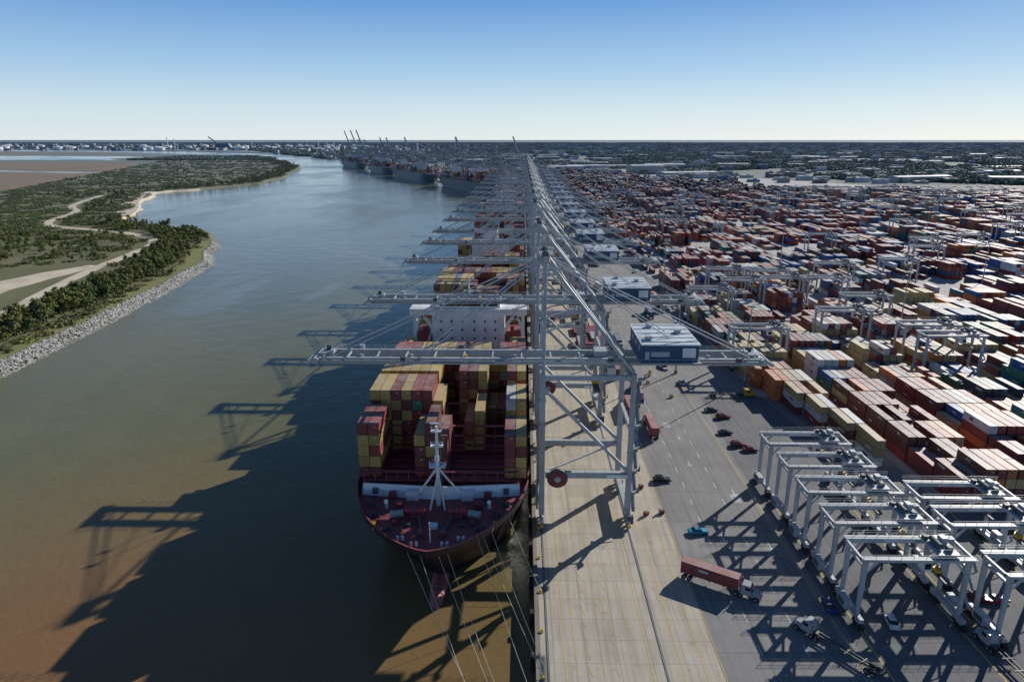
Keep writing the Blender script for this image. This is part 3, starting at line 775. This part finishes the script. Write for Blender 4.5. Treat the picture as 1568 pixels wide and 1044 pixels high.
# ------------------------------------------------------------ RTG cranes
def rtg_mesh(sp=19.5,wb=3.3,H=13.9):
    b=MB();h=sp/2
    for x in(-h,h):
        b.beam((x,-wb-2.0,1.9),(x,wb+2.0,1.9),.8,.9,'rtg')
        for y in(-wb-1.1,wb+1.1):
            for q in(-.85,.85):
                b.cyl((x-.4,y+q,.78),(x+.4,y+q,.78),.75,'black',12)
            b.box((x,y,1.45),(.9,1.6,.5),'steel')
        for y in(-wb,wb):
            b.beam((x,y,2.3),(x,y,H),.7,.5,'rtg',1.05,.55)
        b.beam((x,-wb,H-1.3),(x,wb,H-1.3),.5,.5,'steel')
        b.beam((x,-wb+.3,3),(x,wb-.3,3.0),.3,.3,'steel')
    for y in(-wb,wb):
        b.beam((-h-1.0,y,H+.5),(h+1.0,y,H+.5),.55,1.0,'rtg')
        s_=1 if y>0 else -1
        for z in(1.6,2.1): b.beam((-h-1.2,y+s_*.95,H+z),(h+1.2,y+s_*.95,H+z),.06,.06,'cable')
        for i in range(10): b.beam((-h-1+i*2.35,y+s_*.95,H+1.0),(-h-1+i*2.35,y+s_*.95,H+2.1),.06,.06,'cable')
        b.box((0,y+s_*.65,H+1.0),(sp+2,.6,.06),'cable')
        for g_ in(-1,1): b.beam((g_*(h-2.4),y,H),(g_*(h-.2),y,H-2.6),.4,.35,'rtg')
        b.box((0,y-.3,H+.5),(6,.05,.6),'white')
    for g_ in(-1,1): b.beam((g_*(h+.8),-wb,H+.5),(g_*(h+.8),wb,H+.5),.4,.7,'rtg')
    tx=h-4
    b.box((tx,0,H+1.5),(4.2,wb*2+.4,.35),'steel');b.cyl((tx-.8,-1.6,H+2.3),(tx-.8,1.6,H+2.3),.55,'steel_d',10)
    b.box((tx+1.1,1,H+2.3),(1.2,1.6,1.2),'steel');b.box((tx+.8,-1.8,H+2.1),(1,1,.8),'steel_d');b.box((tx-1.6,2.2,H+2.0),(.8,1,.8),'steel_d')
    for y in(-wb,wb):
        b.beam((tx-2,y,H+2.7),(tx+2,y,H+2.7),.06,.06,'cable')
        for q in(-2,0,2): b.beam((tx+q,y,H+1.6),(tx+q,y,H+2.7),.06,.06,'cable')
    b.box((tx-2.8,-1.3,H-1.6),(1.6,1.8,2.2),'white',taper=.9);b.box((tx-2.8,-2.22,H-1.7),(1.2,.08,1.2),'glass')
    b.box((tx,0,H-4),(1.2,9,.4),'steel_d');b.box((tx,0,H-3.4),(1.2,3,.7),'yellow')
    for a in(-1,1):
        for c in(-1,1): b.beam((tx+a*.4,c*1.2,H-3.2),(tx+a*1.3,c*2,H+1.3),.06,.06,'cable')
    b.box((-h-1.1,0,3.0),(1.3,3.4,1.8),'steel');b.box((-h-1.78,0,3.),(.06,2.4,1.1),'steel_d');b.box((h+1.1,.6,2.9),(1.2,2.2,1.6),'steel')
    for k in range(6):
        s_=1 if k%2 else -1
        b.beam((h+.9,-wb-.2-s_*.9,2.6+k*2.0),(h+.9,-wb-.2+s_*.9,4.6+k*2.0),.5,.1,'cable')
    return b.mesh('rubber_tyred_gantry_crane')
rm=rtg_mesh()
for i in range(5): place(rm,'rubber_tyred_gantry_crane',None,(75.3+(0,.2,-.15,.1,-.1)[i],116.8+i*12.7,.06),(0,.01,-.012,.006,0)[i])
for i,y in enumerate((112,129,140)): place(rm,'rubber_tyred_gantry_crane',None,(99.3,y,.06),(0,.01,-.01)[i])
rmb=rtg_mesh(21.6,3.3,17.0)
random.seed(6)
for i in range(70):
    kk=random.randint(0,26);y=random.uniform(190,1150);x=88+24*kk+8.6
    if x>y*.9+40 or (kk<2 and y<330): continue
    place(rmb,'rubber_tyred_gantry_crane',None,(x,y,.06))
for kk,y in((0,270),(0,345),(2,300),(2,395),(3,330),(3,260),(4,420),(1,400)): place(rmb,'rubber_tyred_gantry_crane',None,(88+24*kk+8.6,y,.06))

# ------------------------------------------------------------ vehicles
def car(col,x,y,rz,suv=False,name='parked_car'):
    mk='paint_%d'%len(M);M[mk]=simple('car_paint',col,.3,var=.05,haze=False);b=MB()
    L,W,H=(4.9,1.95,1.75) if suv else (4.6,1.85,1.42)
    prof=[(-L/2,.35),(-L/2,.8),(-L/2+.15,.98),(-L*.28,1.0),(L*.2,.98),(L/2-.25,.82),(L/2,.62),(L/2,.35)]
    def ex(pr,w0,w1,k):
        n=len(pr);lo=min(p[1] for p in pr);hi=max(p[1] for p in pr)
        w=lambda z:w0+(w1-w0)*(z-lo)/(hi-lo)
        A=[(p[0],-w(p[1])/2,p[1]) for p in pr];B_=[(p[0],w(p[1])/2,p[1]) for p in pr]
        b.poly(A,k);b.poly(B_[::-1],k)
        for i in range(n):
            j=(i+1)%n;b.poly([A[i],B_[i],B_[j],A[j]],k)
    ex(prof,W,W*.96,mk)
    r=L*.44 if suv else L*.34
    cab=[(-r,1.0),(-r+.35 if suv else -r+.7,H-.05),(L*.02,H-.05),(L*.2,.98)]
    ex(cab,W*.93,W*.74,'glass')
    q=-r+.45+(0 if suv else .3)
    b.hexa([(q,-W*.37,H-.07),(L*.02,-W*.37,H-.07),(L*.02,W*.37,H-.07),(q,W*.37,H-.07),(q+.05,-W*.35,H),(L*.0,-W*.35,H),(L*.0,W*.35,H),(q+.05,W*.35,H)],mk)
    for sx in(-.31,.31):
        for sy in(-1,1):
            b.cyl((sx*L,sy*(W/2-.2),.34),(sx*L,sy*(W/2+.02),.34),.34,'black',12);b.cyl((sx*L,sy*(W/2+.02),.34),(sx*L,sy*(W/2+.03),.34),.18,'cable',8)
    for sy in(-.7,.7): b.box((L/2,sy,.68),(.06,.35,.14),'white');b.box((-L/2,sy,.8),(.06,.3,.14),'red')
    return b.obj(name,None,(x,y,.06),rz)
def truck(x,y,rz,cont=None,cab=(.6,.6,.6),name='container_truck',load=True):
    mk='paint_%d'%len(M);M[mk]=simple('truck_paint',cab,.35,var=.05,haze=False);b=MB()
    for yy in(-.45,.45): b.beam((-7.2,yy,1.15),(6.2,yy,1.15),.16,.32,'steel_d')
    for xx in(-7,-4,-1,2): b.beam((xx,-1.15,1.2),(xx,1.15,1.2),.25,.25,'steel_d')
    b.box((7.1,0,1.1),(4.8,.9,.4),'steel_d')
    b.hexa([(5.6,-1.15,.9),(7.9,-1.15,.9),(7.9,1.15,.9),(5.6,1.15,.9),(5.7,-1.05,3.1),(7.3,-1.05,3.1),(7.3,1.05,3.1),(5.7,1.05,3.1)],mk)
    b.hexa([(7.9,-.95,.8),(9.5,-.85,.8),(9.5,.85,.8),(7.9,.95,.8),(7.9,-.9,1.95),(9.4,-.75,1.75),(9.4,.75,1.75),(7.9,.9,1.95)],mk)
    b.hexa([(7.86,-.95,2.05),(7.92,-.95,2.05),(7.92,.95,2.05),(7.86,.95,2.05),(7.4,-.9,2.95),(7.46,-.9,2.95),(7.46,.9,2.95),(7.4,.9,2.95)],'glass')
    for s_ in(-1,1):
        b.box((6.9,s_*1.12,2.4),(1,.06,.7),'glass');b.cyl((5.5,s_*.95,1),(5.5,s_*.95,3.6),.1,'cable',6)
        for xx in(-6.3,-5.1,4.6,5.6,8.7):
            b.cyl((xx,s_*.75,.52),(xx,s_*1.2,.52),.52,'black',12);b.cyl((xx,s_*1.2,.52),(xx,s_*1.22,.52),.25,'cable',8)
    b.box((9.55,0,.75),(.15,2.1,.4),'cable')
    par=empty(name,(x,y,.06),rz);b.obj('tractor_and_chassis',par)
    if load:
        r=detail(0,0,0,2.44,12.15,2.66,cont);r=[(q[1]-1.1,q[0],q[2]+2.72,q[4],q[3],q[5],*q[6:]) for q in r];boxes('container',r,M['scont'],par)
    return par
truck(41.2,125,math.atan2(-7,11.5),(.27,.05,.045),(.35,.35,.36))
truck(59.2,105.2,math.atan2(10.9,-7.8),None,(.36,.38,.39),'flatbed_truck',False)
truck(42,205,math.pi/2,(.36,.07,.06));truck(37.5,222,math.pi/2,(.28,.06,.05));truck(42.3,236,math.pi/2,(.45,.25,.25),(.5,.1,.08));truck(38,262,math.pi/2,(.24,.05,.05));truck(44,300,-math.pi/2,(.03,.1,.2))
truck(76,236,0,None,(.6,.36,.03),'terminal_tractor',False);truck(88,101,math.pi*.52,None,(.4,.4,.4),'flatbed_truck',False)
random.seed(77)
for i in range(22):
    truck(random.choice((12,16,31,33,42,48,56,68,78)),random.uniform(270,760),random.choice((1,-1))*math.pi/2,PAL[random.choices(range(12),PW)[0]],random.choice(((.6,.6,.6),(.5,.1,.08),(.05,.1,.3))),load=random.random()<.8)
for c,x,y,rz,s_ in(((.012,.012,.014),39,171,0,1),((.02,.25,.42),42.5,145,.1,0),((.03,.03,.035),65.5,203,.1,0),((.16,.02,.03),67,194,0,1),((.12,.015,.02),69.5,190.5,0,0),((.17,.02,.03),68.5,216,.1,1),((.1,.1,.11),66,222,.1,0),
    ((.65,.66,.67),72.5,113.5,1.4,0),((.28,.02,.03),97.5,120.5,.1,0),((.3,.02,.03),94,121,-.2,1),((.02,.05,.12),100,112,1.5,0),((.6,.6,.6),62,250,1.57,1),((.5,.5,.5),58,270,1.57,0),((.05,.05,.06),56,290,1.57,0),((.6,.6,.6),64,355,1.57,1),((.02,.05,.2),62.3,118,1.5,0)):
    car(c,x,y,rz,bool(s_))
for i in range(24):
    car(random.choice(((.6,.6,.6),(.4,.4,.42),(.03,.03,.03),(.3,.03,.03),(.04,.08,.2))),random.choice((59,61,64,80,84)),random.uniform(250,640),1.57+random.choice((0,3.14)),random.random()<.6)
for x,y in((31.5,153),(35.6,154),(32.5,167),(49,250),(55,235),(52,262),(51,258)):
    b=MB();b.box((0,0,.55),(1.2,.9,.8),'yellow' if x>40 else 'red',taper=1.12);b.box((0,0,.9),(1.05,.78,.2),'steel_d');
    for s_ in(-.4,.4): b.box((s_,0,.08),(.15,.9,.16),'steel_d')
    b.beam((-.6,0,.95),(-.6,0,1.5),.06,.7,'steel');b.obj('twistlock_bin',None,(x,y,.06),random.random())
for x,y in((31,300),(31,322),(31.5,430),(31,470),(31,540)):
    b=MB()
    for k in range(random.randint(1,3)):
        b.box((0,0,.5+k*1.0),(11.5,13,.8),'maroon');
        for q in(-4,0,4): b.box((0,q,.5+k*1.0+.45),(11,.3,.1),'steel_d')
    b.obj('hatch_cover_stack',None,(x,y,.06),0)

b=MB();b.cyl((0,0,0),(0,0,1.2),.7,'wall',10);b.cyl((0,0,1.2),(0,0,31),.36,'steel',10,.16);b.cyl((0,0,30.6),(0,0,31),1.3,'steel_d',12)
for k in range(8):
    t=k*math.pi/4;b.box((math.cos(t)*1.6,math.sin(t)*1.6,30.6),(.6,.6,.4),'white',rz=t)
lm=b.mesh('high_mast_light')
for i in range(42):
    kk=i%7;y=250+ (i//7)*160+ (kk%2)*70;x=86.2+kk*96
    if x<y*.9+50: place(lm,'high_mast_light',None,(x,y,.05))
place(lm,'high_mast_light',None,(62.3,262,.05))

# ------------------------------------------------------------ warehouses / industry
def warehouse(x,y,L,W,H,rz,tone=1):
    b=MB();b.box((0,0,H/2),(L,W,H),'warehouse')
    for g_ in(-1,1):
        b.poly([(-L/2-.5,g_*(W/2+.5),H+.05),(L/2+.5,g_*(W/2+.5),H+.05),(L/2+.5,0,H+W*.05),(-L/2-.5,0,H+W*.05)][::g_],'wroof')
    for s_ in(-1,1): b.poly([(s_*L/2,-W/2,H),(s_*L/2,W/2,H),(s_*L/2,0,H+W*.05-.1)],'warehouse')
    n=int(L/8)
    for i in range(n): b.box((-L/2+4+i*8,-W/2-.06,2.3),(3.4,.12,4),'steel_d')
    for i in range(n//2): b.box((-L/2+8+i*16,W*.2,H+W*.03+.5),(2,2,1.2),'steel')
    b.obj('warehouse',None,(x,y,0),rz)
random.seed(31)
warehouse(330,1900,90,50,22,.2);warehouse(430,2150,120,50,16,.1);warehouse(120,2100,120,40,12,.3)
for i in range(60):
    y=1420+3600*random.random()**1.1;x=random.uniform(max(bankx(y)+350,-.2*y),.9*y)
    if y<1600 and x<800: continue
    warehouse(x,y,random.uniform(50,150),random.uniform(25,50),random.uniform(8,13),random.choice((0,.1,-.15,.3)))
R=[]
for i in range(2400):
    y=1350+8000*random.random()**1.4;x=random.uniform(-.8,.8)*y
    if x<bankx(y)+80 and not(y>5600 and x>-y*.85): continue
    if x>bankx(y)+80 and y<1480 and x<1300: continue
    s_=random.uniform(8,26)*(1+y/4500);h=random.uniform(4,10)*(1+y/5000);c=random.choice(((.55,.55,.55),(.4,.38,.36),(.25,.19,.16),(.68,.68,.7),(.15,.2,.3)))
    R.append((x,y,h/2,s_,s_*random.uniform(.3,.9),h,*c));R.append((x+s_*.15,y,h+1,s_*.3,s_*.2,2,*c))
boxes('distant_town',R,M['town'])
def tank(x,y,r,h):
    b=MB();b.cyl((0,0,0),(0,0,h),r,'tank',20);b.cyl((0,0,h),(0,0,h+r*.18),r,'tank',20,r*.1);b.beam((r,0,0),(0,r+.3,h),1,.4,'steel');b.obj('storage_tank',None,(x,y,0))
for i in range(46):
    y=random.uniform(5600,7600);tank(-y*random.uniform(.22,.82),y,random.uniform(22,42),random.uniform(18,30))
for i in range(12): tank(random.uniform(-1700,-900)+0,random.uniform(5200,5900),random.uniform(15,28),16)
b=MB();b.box((0,0,35),(130,60,30),'blue',taper=.8)
for x in(-50,50):
    for y in(-25,25): b.beam((x,y,0),(x*.9,y*.9,22),6,6,'blue')
b.beam((-40,0,45),(-120,0,105),8,8,'blue');b.beam((60,0,45),(110,0,30),6,6,'blue');b.obj('ship_loader',None,(-2500,5900,0))
for x,y,h in((-3020,6000,100),(-2960,6000,90),(-2300,6000,70),(-1560,5400,80),(-1500,5420,72),(-1440,5400,76),(-700,4300,60),(-640,4310,66)):
    b=MB();b.cyl((0,0,0),(0,0,h),5,'tank',10,3);b.cyl((0,0,h),(0,0,h+1.5),3.4,'steel_d',10);b.box((12,0,9),(22,14,18),'warehouse');b.obj('industrial_chimney',None,(x,y,0))

# ------------------------------------------------------------ light, sky, camera
el=math.radians(26);az=math.radians(43.5)
sv=Vector((math.sin(az)*math.cos(el),math.cos(az)*math.cos(el),math.sin(el)))
ld=bpy.data.lights.new('sun','SUN');ld.energy=5.0;ld.angle=math.radians(.5);ld.color=(1,.955,.88)
lo=bpy.data.objects.new('sun',ld);sc.collection.objects.link(lo);lo.rotation_euler=sv.to_track_quat('Z','Y').to_euler();lo.location=(200,200,300)
w=bpy.data.worlds.new('World');sc.world=w;w.use_nodes=True;nt=w.node_tree
sk=nt.nodes.new('ShaderNodeTexSky');sk.sky_type='NISHITA';sk.sun_disc=False;sk.sun_elevation=el;sk.sun_rotation=az;sk.air_density=1.0;sk.dust_density=.3;sk.ozone_density=2.
tc=nt.nodes.new('ShaderNodeTexCoord');sx=nt.nodes.new('ShaderNodeSeparateXYZ');nt.links.new(tc.outputs['Generated'],sx.inputs[0])
rp=nt.nodes.new('ShaderNodeValToRGB');nt.links.new(sx.outputs[2],rp.inputs[0])
E=rp.color_ramp.elements;E[0].position=0;E[0].color=(.80,.89,.93,1);E[1].position=1;E[1].color=(.018,.05,.14,1)
for p,c in((.04,(.64,.80,.91)),(.09,(.38,.61,.87)),(.17,(.13,.34,.73)),(.30,(.05,.14,.34))):
    q=E.new(p);q.color=(*c,1)
sk2=nt.nodes.new('ShaderNodeVectorMath');sk2.operation='SCALE';nt.links.new(sk.outputs[0],sk2.inputs[0]);sk2.inputs[3].default_value=.075
col=mixc(nt,.84,sk2.outputs[0],rp.outputs[0])
bg=nt.nodes['Background'];bg.inputs[1].default_value=1.0;nt.links.new(col,bg.inputs[0])
cd=bpy.data.cameras.new('camera');cd.lens=24;cd.sensor_width=36;cd.clip_end=90000;cd.clip_start=.5
co=bpy.data.objects.new('camera',cd);sc.collection.objects.link(co);co.location=(0,0,91);co.rotation_euler=(math.radians(90-16.5),0,math.radians(.85));sc.camera=co
